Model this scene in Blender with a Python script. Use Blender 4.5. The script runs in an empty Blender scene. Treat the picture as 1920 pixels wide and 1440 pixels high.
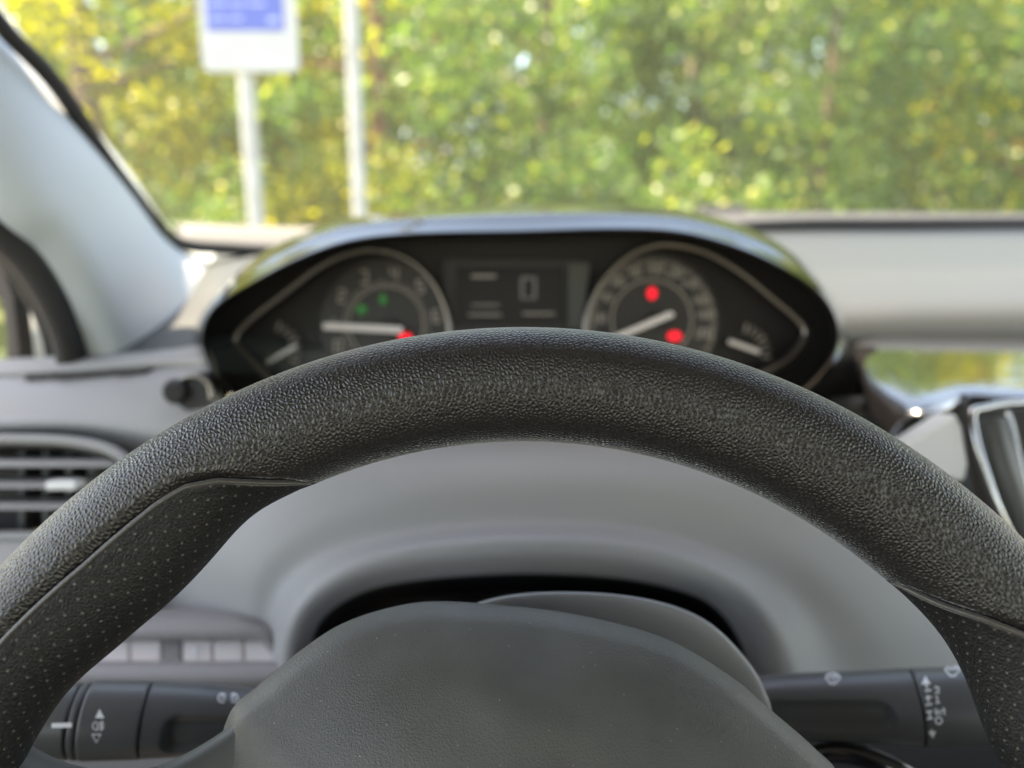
import bpy, bmesh, math, random
import numpy as np
from mathutils import Vector, Matrix
random.seed(7); rng = np.random.default_rng(7)
SC = bpy.context.scene
COL = SC.collection

# ------------------------------------------------------------------ camera, sky, sun, exposure
F = 1350.0                                   # focal length in pixels of the 1920 px wide photograph
PITCH = math.radians(12.0)
EYE = Vector((0.0, 0.0, 1.15))
cam_d = bpy.data.cameras.new('camera'); cam = bpy.data.objects.new('camera', cam_d); COL.objects.link(cam)
cam.location = EYE
cam.rotation_euler = (math.radians(90) - PITCH, 0, 0)
cam_d.sensor_width = 36.0; cam_d.lens = 36.0 * F / 1920.0
cam_d.clip_start = 0.02; cam_d.clip_end = 2000.0
cam_d.dof.use_dof = True; cam_d.dof.focus_distance = 0.205
cam_d.dof.aperture_fstop = cam_d.lens / 4.3   # 4.3 mm wide aperture of a phone lens
SC.camera = cam

SUN_EL, SUN_AZ = math.radians(70), math.radians(-87)      # azimuth from +Y towards +X: high on the left
world = bpy.data.worlds.new('World'); SC.world = world; world.use_nodes = True
wn = world.node_tree.nodes; wl = world.node_tree.links
sky = wn.new('ShaderNodeTexSky'); sky.sky_type = 'NISHITA'; sky.sun_disc = False
sky.sun_elevation = SUN_EL; sky.sun_rotation = SUN_AZ
wl.new(sky.outputs[0], wn['Background'].inputs[0]); wn['Background'].inputs[1].default_value = 0.15
sl = bpy.data.lights.new('sun', 'SUN'); sl.energy = 4.0; sl.angle = math.radians(0.5); sl.color = (1.0, 0.93, 0.82)
sun = bpy.data.objects.new('sun', sl); COL.objects.link(sun)
sd = Vector((math.sin(SUN_AZ) * math.cos(SUN_EL), math.cos(SUN_AZ) * math.cos(SUN_EL), math.sin(SUN_EL)))
sun.rotation_euler = (-sd).to_track_quat('-Z', 'Y').to_euler(); sun.location = sd * 50
SC.view_settings.view_transform = 'Standard'; SC.view_settings.look = 'None'
SC.view_settings.gamma = 1.0; SC.view_settings.exposure = 2.65
SC.view_settings.use_white_balance = True; SC.view_settings.white_balance_temperature = 8800; SC.view_settings.white_balance_tint = 13
SC.cycles.max_bounces = 8; SC.cycles.transparent_max_bounces = 12
SC.cycles.sample_clamp_indirect = 6.0

# ------------------------------------------------------------------ helpers
CP, SP = math.cos(PITCH), math.sin(PITCH)
def ray(px, py):
    x, z = (px - 960) / F, -(py - 720) / F
    return Vector((x, CP + z * SP, -SP + z * CP))
def P(px, py, d):
    """point in the cabin: direction measured in the photograph, d = metres in front of the lens"""
    return EYE + ray(px, py) * d
def on_plane(px, py, p0, nrm):
    r = ray(px, py); return EYE + r * ((p0 - EYE).dot(nrm) / r.dot(nrm))
def px2m(px, d): return px * d / F

def put(o, parent=None):
    COL.objects.link(o)
    if parent is not None: o.parent = parent
    return o
def tag(o, label=None, cat=None, group=None, kind=None):
    if label: o['label'] = label
    if cat: o['category'] = cat
    if group: o['group'] = group
    if kind: o['kind'] = kind
    return o
def thing(name, label, cat, loc, group=None):
    o = bpy.data.objects.new(name, None); o.location = loc; o.empty_display_size = 0.05
    COL.objects.link(o); tag(o, label, cat, group); return o
def inv(parent):
    if parent is None: return Vector((0, 0, 0))
    v = Vector(parent.location)
    if parent.parent is not None: v += inv(parent.parent)
    return v
def mk(name, verts, faces, mat, parent=None, smooth=True, uv=None, solid=None, bevel=None, subd=0, auto=None):
    off = inv(parent)
    me = bpy.data.meshes.new(name)
    me.from_pydata([tuple(Vector(v) - off) for v in verts], [], faces)
    if uv is not None:
        l = me.uv_layers.new(name='UVMap')
        for lp in me.loops: l.data[lp.index].uv = uv[lp.vertex_index]
    me.materials.append(mat)
    if smooth: me.polygons.foreach_set('use_smooth', [True] * len(me.polygons))
    me.update()
    o = bpy.data.objects.new(name, me); put(o, parent)
    if auto:
        try: me.set_sharp_from_angle(angle=math.radians(auto))
        except Exception: pass
    if solid:
        m = o.modifiers.new('solid', 'SOLIDIFY'); m.thickness = solid; m.offset = -1
    if bevel:
        m = o.modifiers.new('bevel', 'BEVEL'); m.width = bevel; m.segments = 3; m.limit_method = 'ANGLE'; m.angle_limit = math.radians(40)
    if subd:
        m = o.modifiers.new('sub', 'SUBSURF'); m.levels = subd; m.render_levels = subd
    return o

def cr(p, n, closed=False):
    """Catmull-Rom through a list of arrays, n samples per span"""
    p = [np.array(q, float) for q in p]; N = len(p); out = []
    for i in range(N if closed else N - 1):
        if closed: a, b, c, d = p[(i - 1) % N], p[i], p[(i + 1) % N], p[(i + 2) % N]
        else: a, b, c, d = p[max(i - 1, 0)], p[i], p[i + 1], p[min(i + 2, N - 1)]
        for k in range(n):
            t = k / n
            out.append(0.5 * ((2 * b) + (c - a) * t + (2 * a - 5 * b + 4 * c - d) * t * t + (3 * b - a - 3 * c + d) * t ** 3))
    if not closed: out.append(p[-1])
    return out
def loft(rows, nu=8, nv=8, closed_u=False):
    """rows: list of lists of points -> smooth dense grid"""
    rr = [cr(r, nu, closed_u) for r in rows]
    cols = list(zip(*rr)); cc = [cr(c, nv) for c in cols]
    g = list(zip(*cc)); return [list(r) for r in g]
def grid(g, closed_u=False, flip=False):
    m, n = len(g), len(g[0]); v = [p for r in g for p in r]; f = []
    for i in range(m - 1):
        for j in range(n if closed_u else n - 1):
            a, b = i * n + j, i * n + (j + 1) % n; c, d = b + n, a + n
            f.append((a, b, c, d) if not flip else (a, d, c, b))
    return v, f
def pp(rows):
    return [[P(*q) for q in r] for r in rows]
def sheet(name, rows, mat, parent, nu=8, nv=8, flip=False, solid=0.003, closed_u=False):
    v, f = grid(loft(pp(rows), nu, nv, closed_u), closed_u, flip)
    return mk(name, v, f, mat, parent, solid=solid)

def tube(path, rad, seg=12, closed=False, flat=None, cap=True):
    """verts, faces of a tube; rad number or list; flat=(direction, ratio) squashes"""
    path = [Vector(p) for p in path]; n = len(path)
    rad = [rad] * n if not hasattr(rad, '__len__') else rad
    v, f = [], []; up = None
    for i, p in enumerate(path):
        a = path[i - 1] if (i or closed) else p; b = path[(i + 1) % n] if (i < n - 1 or closed) else p
        t = (b - a).normalized()
        if up is None:
            up = Vector((0, 0, 1)) if abs(t.z) < .9 else Vector((1, 0, 0))
        s = t.cross(up).normalized(); up = s.cross(t).normalized()
        for k in range(seg):
            w = 2 * math.pi * k / seg
            v.append(p + (s * math.cos(w) + up * math.sin(w)) * rad[i])
    for i in range(n if closed else n - 1):
        for k in range(seg):
            a, b = i * seg + k, i * seg + (k + 1) % seg; j = ((i + 1) % n) * seg
            f.append((a, b, j + (k + 1) % seg, j + k))
    if not closed and cap:
        f.append(tuple(range(seg))[::-1]); f.append(tuple((n - 1) * seg + k for k in range(seg)))
    return v, f
def ptube(name, pts, wpx, mat, parent, n=8, seg=12, closed=False):
    """tube along measured points (px,py,d), width in photo pixels"""
    c = cr(pts, n, closed); w = wpx if hasattr(wpx, '__len__') else [wpx] * len(pts)
    ws = [float(x[0]) for x in cr([[q] for q in w], n, closed)]
    path = [P(*q) for q in c]; rad = [px2m(ws[i] / 2, c[i][2]) for i in range(len(c))]
    v, f = tube(path, rad, seg, closed); return mk(name, v, f, mat, parent)

def prism(name, poly, d0, d1, mat, parent, bevel=None, smooth=False):
    """closed outline (px,py) at distance d0, extruded back to d1 along the view depth"""
    n = len(poly)
    q = [p if len(p) == 3 else (p[0], p[1], d0) for p in poly]
    A = [P(*p) for p in q]
    back = Vector((0, CP, -SP)) * (d1 - d0)
    B = [a + back for a in A]
    f = [tuple(range(n)), tuple(range(2 * n - 1, n - 1, -1))]
    for i in range(n): f.append((i, i + n, (i + 1) % n + n, (i + 1) % n))
    f = [t[::-1] for t in f] if area(poly) > 0 else f
    return mk(name, A + B, f, mat, parent, smooth=smooth, bevel=bevel)
def area(p): return sum(p[i][0] * p[(i + 1) % len(p)][1] - p[(i + 1) % len(p)][0] * p[i][1] for i in range(len(p)))
def ribbons(name, strokes, wpx, hit, mat, parent, lift=0.0002, closed=False):
    """printed strokes: polylines in photo pixels laid on a surface; hit(px,py)->(point, normal)"""
    v, f = [], []
    for s in strokes:
        w = wpx
        if isinstance(s, tuple): s, w = s
        s = [np.array(q, float) for q in s]
        L, Rr = [], []
        for i, q in enumerate(s):
            a = s[max(i - 1, 0)]; b = s[min(i + 1, len(s) - 1)]; t = b - a; t /= (np.linalg.norm(t) + 1e-9)
            nn = np.array([-t[1], t[0]]) * w / 2
            L.append(q + nn); Rr.append(q - nn)
        k0 = len(v)
        for lift_k in (lift, 0.00005):
            for q in L + Rr:
                pt, no = hit(q[0], q[1]); v.append(pt + no * lift_k)
        n = len(s); m = 2 * n
        for i in range(n - 1):
            f.append((k0 + i, k0 + i + 1, k0 + n + i + 1, k0 + n + i))
            f.append((k0 + i, k0 + m + i, k0 + m + i + 1, k0 + i + 1))
            f.append((k0 + n + i, k0 + n + i + 1, k0 + m + n + i + 1, k0 + m + n + i))
    return mk(name, v, f, mat, parent, smooth=False)
def filled(name, polys, hit, mat, parent, lift=0.0002):
    v, f = [], []
    for p in polys:
        k = len(v); n = len(p)
        for l in (lift, 0.00005):
            for q in p:
                pt, no = hit(q[0], q[1]); v.append(pt + no * l)
        f.append(tuple(range(k, k + n)))
        for i in range(n): f.append((k + i, k + n + i, k + n + (i + 1) % n, k + (i + 1) % n))
    return mk(name, v, f, mat, parent, smooth=False)
def circ(cx, cy, r, n=20, a0=0, a1=360, ry=None):
    ry = r if ry is None else ry
    return [(cx + r * math.cos(math.radians(a0 + (a1 - a0) * i / n)), cy - ry * math.sin(math.radians(a0 + (a1 - a0) * i / n))) for i in range(n + 1)]

# ------------------------------------------------------------------ materials
def pmat(name, col, rough=0.5, metal=0.0, spec=0.5, coat=0.0, emit=None, estr=0.0, sheen=0.0):
    m = bpy.data.materials.new(name); m.use_nodes = True
    b = m.node_tree.nodes['Principled BSDF']
    b.inputs['Base Color'].default_value = (*col, 1); b.inputs['Roughness'].default_value = rough
    b.inputs['Metallic'].default_value = metal; b.inputs['Specular IOR Level'].default_value = spec
    b.inputs['Coat Weight'].default_value = coat; b.inputs['Coat Roughness'].default_value = 0.06
    b.inputs['Sheen Weight'].default_value = sheen
    if emit: b.inputs['Emission Color'].default_value = (*emit, 1); b.inputs['Emission Strength'].default_value = estr
    return m
def nd(m, t, **k):
    n = m.node_tree.nodes.new(t)
    for a, b in k.items(): setattr(n, a, b)
    return n
def lk(m, a, b): m.node_tree.links.new(a, b)
def bsdf(m): return m.node_tree.nodes['Principled BSDF']
def coords(m, kind='Object'):
    return nd(m, 'ShaderNodeTexCoord').outputs[kind]
def add_noise_bump(m, scale, strength, dist, detail=3, kind='Object'):
    t = nd(m, 'ShaderNodeTexNoise'); t.inputs['Scale'].default_value = scale; t.inputs['Detail'].default_value = detail
    lk(m, coords(m, kind), t.inputs['Vector'])
    b = nd(m, 'ShaderNodeBump'); b.inputs['Strength'].default_value = strength; b.inputs['Distance'].default_value = dist
    lk(m, t.outputs['Fac'], b.inputs['Height']); lk(m, b.outputs[0], bsdf(m).inputs['Normal']); return b
def add_col_noise(m, c0, c1, scale, lo=.35, hi=.65, detail=4):
    t = nd(m, 'ShaderNodeTexNoise'); t.inputs['Scale'].default_value = scale; t.inputs['Detail'].default_value = detail
    lk(m, coords(m), t.inputs['Vector'])
    r = nd(m, 'ShaderNodeValToRGB'); r.color_ramp.elements[0].position = lo; r.color_ramp.elements[1].position = hi
    r.color_ramp.elements[0].color = (*c0, 1); r.color_ramp.elements[1].color = (*c1, 1)
    lk(m, t.outputs['Fac'], r.inputs[0]); lk(m, r.outputs[0], bsdf(m).inputs['Base Color'])

def domes(m, scale, strength, dist, distort):
    """fine pebbled leather: rounded cells with narrow creases, on the arc-length UVs"""
    co = nd(m, 'ShaderNodeUVMap').outputs[0]
    nz = nd(m, 'ShaderNodeTexNoise'); nz.inputs['Scale'].default_value = scale * .5; nz.inputs['Detail'].default_value = 2; lk(m, co, nz.inputs['Vector'])
    mx = nd(m, 'ShaderNodeVectorMath', operation='SUBTRACT'); lk(m, nz.outputs['Color'], mx.inputs[0]); mx.inputs[1].default_value = (.5, .5, .5)
    ms = nd(m, 'ShaderNodeVectorMath', operation='SCALE'); lk(m, mx.outputs[0], ms.inputs[0]); ms.inputs['Scale'].default_value = distort
    ad = nd(m, 'ShaderNodeVectorMath', operation='ADD'); lk(m, co, ad.inputs[0]); lk(m, ms.outputs[0], ad.inputs[1])
    v = nd(m, 'ShaderNodeTexVoronoi', feature='F1', voronoi_dimensions='2D'); v.inputs['Scale'].default_value = scale; lk(m, ad.outputs[0], v.inputs['Vector'])
    p = nd(m, 'ShaderNodeMath', operation='POWER'); lk(m, v.outputs['Distance'], p.inputs[0]); p.inputs[1].default_value = 2.0
    q = nd(m, 'ShaderNodeMath', operation='MULTIPLY'); lk(m, p.outputs[0], q.inputs[0]); q.inputs[1].default_value = -1.6
    b = nd(m, 'ShaderNodeBump'); b.inputs['Strength'].default_value = strength; b.inputs['Distance'].default_value = dist
    lk(m, q.outputs[0], b.inputs['Height']); lk(m, b.outputs[0], bsdf(m).inputs['Normal'])
def grain(m, scale, strength, dist, edge=0.25, distort=0.0012, uvmap=False):
    """pebbled leather relief: cells with sunken joints"""
    co = nd(m, 'ShaderNodeUVMap').outputs[0] if uvmap else coords(m)
    nz = nd(m, 'ShaderNodeTexNoise'); nz.inputs['Scale'].default_value = scale * .45; nz.inputs['Detail'].default_value = 2
    lk(m, co, nz.inputs['Vector'])
    mx = nd(m, 'ShaderNodeVectorMath', operation='SUBTRACT'); lk(m, nz.outputs['Color'], mx.inputs[0]); mx.inputs[1].default_value = (.5, .5, .5)
    ms = nd(m, 'ShaderNodeVectorMath', operation='SCALE'); lk(m, mx.outputs[0], ms.inputs[0]); ms.inputs['Scale'].default_value = distort
    ad = nd(m, 'ShaderNodeVectorMath', operation='ADD'); lk(m, co, ad.inputs[0]); lk(m, ms.outputs[0], ad.inputs[1])
    v = nd(m, 'ShaderNodeTexVoronoi', feature='DISTANCE_TO_EDGE', voronoi_dimensions='2D' if uvmap else '3D'); v.inputs['Scale'].default_value = scale
    lk(m, ad.outputs[0], v.inputs['Vector'])
    r = nd(m, 'ShaderNodeMapRange', interpolation_type='SMOOTHSTEP'); r.inputs['From Max'].default_value = edge
    lk(m, v.outputs['Distance'], r.inputs['Value'])
    b = nd(m, 'ShaderNodeBump'); b.inputs['Strength'].default_value = strength; b.inputs['Distance'].default_value = dist
    lk(m, r.outputs[0], b.inputs['Height']); lk(m, b.outputs[0], bsdf(m).inputs['Normal'])
    return r, b

M = {}
M['leather'] = pmat('black_grained_leather', (.0135, .0112, .010), .40, spec=.85, sheen=.36)
bsdf(M['leather']).inputs['Sheen Roughness'].default_value = .27
grain(M['leather'], 840, .6, .00036, .52, .0008, True)
add = M['leather']
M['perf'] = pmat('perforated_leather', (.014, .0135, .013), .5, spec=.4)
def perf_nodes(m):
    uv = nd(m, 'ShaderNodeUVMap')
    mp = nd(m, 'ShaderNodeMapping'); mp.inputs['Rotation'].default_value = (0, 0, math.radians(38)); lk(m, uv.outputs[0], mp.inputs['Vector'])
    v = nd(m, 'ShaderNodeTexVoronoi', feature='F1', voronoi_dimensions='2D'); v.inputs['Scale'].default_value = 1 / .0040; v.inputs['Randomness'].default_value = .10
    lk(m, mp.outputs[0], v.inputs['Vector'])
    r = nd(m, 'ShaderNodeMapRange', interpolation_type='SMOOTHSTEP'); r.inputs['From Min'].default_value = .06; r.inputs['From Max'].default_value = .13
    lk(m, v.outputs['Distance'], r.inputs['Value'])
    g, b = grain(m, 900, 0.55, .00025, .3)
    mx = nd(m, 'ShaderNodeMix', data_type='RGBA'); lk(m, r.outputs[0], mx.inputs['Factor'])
    mx.inputs['A'].default_value = (.13, .112, .095, 1); mx.inputs['B'].default_value = (.014, .0135, .013, 1)  # pale hole dots: edge glints painted into the base colour
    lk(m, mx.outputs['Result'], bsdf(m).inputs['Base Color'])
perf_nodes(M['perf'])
M['piping'] = pmat('piping_leather', (.06, .053, .046), .35, spec=.8, sheen=.3); add_noise_bump(M['piping'], 1500, .4, .0003)
M['pad'] = pmat('airbag_cover_plastic', (.090, .089, .082), .46, spec=.5)
grain(M['pad'], 1050, 0.35, .0002, .3, .0018)
def specks(m, base, scale):
    v = nd(m, 'ShaderNodeTexVoronoi', feature='F1'); v.inputs['Scale'].default_value = scale; lk(m, coords(m), v.inputs['Vector'])
    r = nd(m, 'ShaderNodeMapRange'); r.inputs['From Min'].default_value = .015; r.inputs['From Max'].default_value = .07
    lk(m, v.outputs['Distance'], r.inputs['Value'])
    mx = nd(m, 'ShaderNodeMix', data_type='RGBA'); lk(m, r.outputs[0], mx.inputs['Factor'])
    sm = nd(m, 'ShaderNodeTexNoise'); sm.inputs['Scale'].default_value = 38; sm.inputs['Detail'].default_value = 6; lk(m, coords(m), sm.inputs['Vector'])
    sr = nd(m, 'ShaderNodeValToRGB'); sr.color_ramp.elements[0].position = .35; sr.color_ramp.elements[1].position = .72
    sr.color_ramp.elements[0].color = tuple(c * .88 for c in base) + (1,); sr.color_ramp.elements[1].color = tuple(c * 1.22 for c in base) + (1,)
    lk(m, sm.outputs['Fac'], sr.inputs[0]); lk(m, sr.outputs[0], mx.inputs['B'])
    rr = nd(m, 'ShaderNodeMapRange'); rr.inputs['To Min'].default_value = .36; rr.inputs['To Max'].default_value = .58; lk(m, sm.outputs['Fac'], rr.inputs['Value']); lk(m, rr.outputs[0], bsdf(m).inputs['Roughness'])
    mx.inputs['A'].default_value = (.34, .31, .26, 1)
    lk(m, mx.outputs['Result'], bsdf(m).inputs['Base Color'])
specks(M['pad'], (.090, .089, .082), 260)
M['shroud'] = pmat('column_shroud_plastic', (.28, .285, .29), .5); add_noise_bump(M['shroud'], 900, .1, .0003)
M['shell'] = pmat('wheel_shell_plastic', (.070, .071, .066), .5); add_noise_bump(M['shell'], 1500, .12, .0002)
M['dash'] = pmat('soft_grey_dash', (.285, .28, .272), .55); add_noise_bump(M['dash'], 900, .08, .0003)
M['dashtop'] = pmat('dash_top_skin', (.035, .043, .046), .5, spec=.6); add_noise_bump(M['dashtop'], 700, .10, .0004)
M['dashlow'] = pmat('lower_dash_plastic', (.26, .245, .24), .55); add_noise_bump(M['dashlow'], 900, .08, .0003)
M['button'] = pmat('switch_blank_plastic', (.72, .66, .64), .5)
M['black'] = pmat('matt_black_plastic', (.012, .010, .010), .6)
M['rubber'] = pmat('black_rubber_seal', (.015, .014, .014), .65)
M['gloss'] = pmat('piano_black', (.008, .008, .009), .08, spec=.7, coat=1.0)
M['deck'] = pmat('piano_black_deck', (.006, .006, .007), .05, spec=.9, coat=1.0); add_noise_bump(M['deck'], 22, .10, .004, 2)
M['conside'] = pmat('console_side_plastic', (.55, .56, .55), .5)
M['hood'] = pmat('satin_black_hood', (.015, .015, .015), .16, spec=.6, coat=.6)
M['chrome'] = pmat('satin_chrome', (.62, .61, .60), .22, metal=1.0)
M['strip'] = pmat('black_chrome_strip', (.085, .088, .09), .10, metal=1.0)
M['ring'] = pmat('dark_satin_metal', (.24, .22, .20), .34, metal=1.0)
M['gface'] = pmat('gauge_face', (.030, .027, .026), .5)
M['gback'] = pmat('cluster_back', (.010, .008, .008), .55)
M['gprint'] = pmat('gauge_print', (.32, .285, .255), .6)
M['needle'] = pmat('gauge_needle', (.80, .74, .73), .45)
M['screen'] = pmat('screen_glass', (.022, .021, .021), .25)
M['segment'] = pmat('screen_digit', (.12, .12, .12), .5, emit=(.5, .5, .52), estr=.01)
M['red'] = pmat('red_warning_lamp', (.3, .01, .02), .5, emit=(1, .008, .035), estr=.2)
M['green'] = pmat('green_lamp', (.01, .12, .03), .5, emit=(.01, .6, .08), estr=.02)
M['stalk'] = pmat('stalk_plastic', (.085, .086, .084), .38, spec=.5); add_noise_bump(M['stalk'], 1800, .08, .0001)
M['print'] = pmat('white_print', (.8, .8, .8), .6)
M['pillar'] = pmat('pillar_trim', (.50, .55, .575), .6); add_noise_bump(M['pillar'], 600, .08, .0005)
M['headliner'] = pmat('roof_lining', (.45, .45, .44), .9)
M['paint'] = pmat('grey_car_paint', (.35, .36, .37), .3, coat=.6)
M['white'] = pmat('white_paint', (.75, .75, .73), .4)
M['cowl'] = pmat('cowl_plastic', (.038, .039, .04), .55)
M['postm'] = pmat('galvanised_post', (.62, .62, .60), .5, metal=.0); add_col_noise(M['postm'], (.36, .36, .34), (.46, .46, .44), 9)
M['signw'] = pmat('sign_white', (.56, .56, .54), .5); add_col_noise(M['signw'], (.44, .44, .42), (.52, .52, .50), 5)
M['signp'] = pmat('sign_pale_print', (.35, .42, .65), .5)
M['signb'] = pmat('sign_blue', (.05, .10, .42), .45)
M['asphalt'] = pmat('asphalt', (.05, .05, .05), .85); add_col_noise(M['asphalt'], (.04, .04, .04), (.065, .063, .06), 30)
M['grassm'] = pmat('grass_ground', (.05, .08, .02), .9); add_col_noise(M['grassm'], (.035, .06, .018), (.08, .10, .03), 1.5)
M['kerbm'] = pmat('concrete_kerb', (.35, .34, .32), .85)
M['bark'] = pmat('bark', (.13, .09, .065), .9); add_col_noise(M['bark'], (.09, .06, .045), (.20, .14, .10), 8); 
M['redbark'] = pmat('reddish_bark', (.2, .08, .05), .9); add_col_noise(M['redbark'], (.16, .06, .04), (.28, .12, .075), 8)
def glass(name, tint, refl, dust):
    m = bpy.data.materials.new(name); m.use_nodes = True; nt = m.node_tree; nt.nodes.remove(bsdf(m))
    t = nt.nodes.new('ShaderNodeBsdfTransparent'); t.inputs[0].default_value = (*tint, 1)
    g = nt.nodes.new('ShaderNodeBsdfGlossy'); g.inputs['Roughness'].default_value = 0.02
    fr = nt.nodes.new('ShaderNodeLayerWeight'); fr.inputs['Blend'].default_value = .12
    mu = nt.nodes.new('ShaderNodeMath'); mu.operation = 'MULTIPLY'; mu.inputs[1].default_value = refl
    nt.links.new(fr.outputs['Fresnel'], mu.inputs[0])
    mx = nt.nodes.new('ShaderNodeMixShader'); nt.links.new(mu.outputs[0], mx.inputs[0])
    nt.links.new(t.outputs[0], mx.inputs[1]); nt.links.new(g.outputs[0], mx.inputs[2])
    df = nt.nodes.new('ShaderNodeBsdfTranslucent'); df.inputs[0].default_value = (.8, .8, .78, 1)
    ns = nt.nodes.new('ShaderNodeTexNoise'); ns.inputs['Scale'].default_value = 5; ns.inputs['Detail'].default_value = 5
    tc = nt.nodes.new('ShaderNodeTexCoord'); nt.links.new(tc.outputs['Object'], ns.inputs['Vector'])
    mr = nt.nodes.new('ShaderNodeMapRange'); mr.inputs['To Min'].default_value = dust * .6; mr.inputs['To Max'].default_value = dust * 1.4
    nt.links.new(ns.outputs['Fac'], mr.inputs['Value'])
    m2 = nt.nodes.new('ShaderNodeMixShader'); nt.links.new(mr.outputs[0], m2.inputs[0])
    nt.links.new(mx.outputs[0], m2.inputs[1]); nt.links.new(df.outputs[0], m2.inputs[2])
    nt.links.new(m2.outputs[0], nt.nodes['Material Output'].inputs[0]); return m
M['glass'] = glass('windscreen_glass', (.93, .96, .94), .8, .019)
def leafmat(name, c0, c1, tr, trcol, hi=(.40, .40, .06)):
    m = pmat(name, c0, .42, spec=.5)
    g = nd(m, 'ShaderNodeNewGeometry')
    r = nd(m, 'ShaderNodeValToRGB'); r.color_ramp.elements[0].color = (*c0, 1); r.color_ramp.elements[1].color = (*c1, 1)
    e = r.color_ramp.elements; e[1].position = .86; q = e.new(.93); q.color = (*hi, 1); q = e.new(1.0); q.color = (*hi, 1)  # top of the ramp: a few leaves coloured bright as sunlit glints
    lk(m, g.outputs['Random Per Island'], r.inputs[0]); lk(m, r.outputs[0], bsdf(m).inputs['Base Color'])
    t = nd(m, 'ShaderNodeBsdfTranslucent')
    mm = nd(m, 'ShaderNodeMix', data_type='RGBA', blend_type='MULTIPLY'); mm.inputs['Factor'].default_value = 1
    lk(m, r.outputs[0], mm.inputs['A']); mm.inputs['B'].default_value = (*trcol, 1)
    lk(m, mm.outputs['Result'], t.inputs['Color'])
    mx = nd(m, 'ShaderNodeMixShader'); mx.inputs[0].default_value = tr
    lk(m, bsdf(m).outputs[0], mx.inputs[1]); lk(m, t.outputs[0], mx.inputs[2])
    lk(m, mx.outputs[0], m.node_tree.nodes['Material Output'].inputs[0]); return m
M['leaf_yellow'] = leafmat('yellow_green_leaf', (.10, .135, .014), (.36, .35, .015), .45, (1.6, 1.6, .8), (.60, .52, .02))
M['leaf_green'] = leafmat('mid_green_leaf', (.055, .12, .04), (.17, .26, .075), .42, (1.4, 1.6, .8))
M['leaf_dark'] = leafmat('dark_green_leaf', (.045, .105, .04), (.14, .235, .07), .42, (1.4, 1.6, .8))

# ------------------------------------------------------------------ ground outside
def plane(name, x0, x1, y0, y1, z, mat, kind='structure'):
    o = mk(name, [(x0, y0, z), (x1, y0, z), (x1, y1, z), (x0, y1, z)], [(0, 1, 2, 3)], mat, smooth=False)
    return tag(o, kind=kind)
plane('ground', -400, 400, -400, 400, 0.0, M['grassm'])
plane('car_park', -14, 14, -9, 2.85, 0.004, M['asphalt'])
kv, kf = [], []
for i, x in enumerate(np.linspace(-14, 14, 2)):
    kv += [(x, 2.85, -.05), (x, 2.85, .12), (x, 2.87, .135), (x, 3.0, .135), (x, 3.0, -.05)]
for k in range(5): kf.append((k, (k + 1) % 5, 5 + (k + 1) % 5, 5 + k))
kf += [(0, 1, 2, 3, 4), (9, 8, 7, 6, 5)]
kerb = mk('kerb', kv, kf, M['kerbm'], smooth=False); tag(kerb, kind='structure')
plane('verge', -14, 14, 3.0, 30, 0.06, M['grassm'])

# ------------------------------------------------------------------ car body round the cabin
car = thing('car_body', 'pale pillar trim, windscreen and roof of the car seen from the driver seat', 'car', (0, .6, 0.0))
# windscreen pane
glass_rows = [[(-160, -160, .60), (300, -300, .66), (980, -330, .72), (1500, -330, .74), (2300, -330, .74)],
              [(100, 180, .74), (500, 120, .82), (980, 100, .88), (1500, 90, .90), (2150, 90, .90)],
              [(325, 458, .93), (560, 462, 1.0), (980, 448, 1.05), (1500, 424, 1.06), (2050, 420, 1.05)]]
sheet('windscreen', glass_rows, M['glass'], car, solid=None)
ptube('windscreen_seal', [(-110, -110, .50), (0, 45, .52), (100, 152, .555), (200, 300, .61), (285, 410, .69), (315, 443, .74), (350, 460, .78), (420, 466, .83), (560, 470, .91), (980, 456, .98), (1430, 424, .99), (1700, 420, .99), (2100, 418, .98)],
      [36, 34, 32, 29, 26, 24, 24, 24, 24, 22, 22, 22, 22], M['rubber'], car, n=6)
# cowl below the screen
sheet('cowl_panel', [[(330, 420, 1.09), (600, 428, 1.12), (980, 412, 1.14), (1430, 402, 1.14), (1920, 404, 1.14), (2300, 404, 1.14)],
                     [(330, 440, 1.07), (600, 446, 1.10), (980, 430, 1.12), (1430, 410, 1.12), (1920, 410, 1.12), (2300, 410, 1.12)],
                     [(320, 475, 1.0), (600, 482, 1.03), (980, 466, 1.06), (1430, 440, 1.06), (1920, 436, 1.06), (2300, 436, 1.06)]], M['cowl'], car, nu=6, nv=4)
# bonnet
bon = [[(-.72, 1.16, 1.02), (-.4, 1.2, 1.05), (0.25, 1.22, 1.07), (.9, 1.2, 1.05), (1.2, 1.16, 1.02)],
       [(-.74, 1.6, .96), (-.4, 1.65, 1.0), (0.25, 1.66, 1.02), (.9, 1.65, 1.0), (1.24, 1.6, .96)],
       [(-.68, 2.0, .82), (-.4, 2.1, .88), (0.25, 2.14, .90), (.9, 2.1, .88), (1.18, 2.0, .82)],
       [(-.66, 2.05, .5), (-.4, 2.16, .5), (.25, 2.2, .5), (.9, 2.16, .5), (1.16, 2.05, .5)]]
v, f = grid(loft(bon, 6, 6), flip=True); mk('bonnet', v, f, M['paint'], car, solid=.01)
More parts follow.
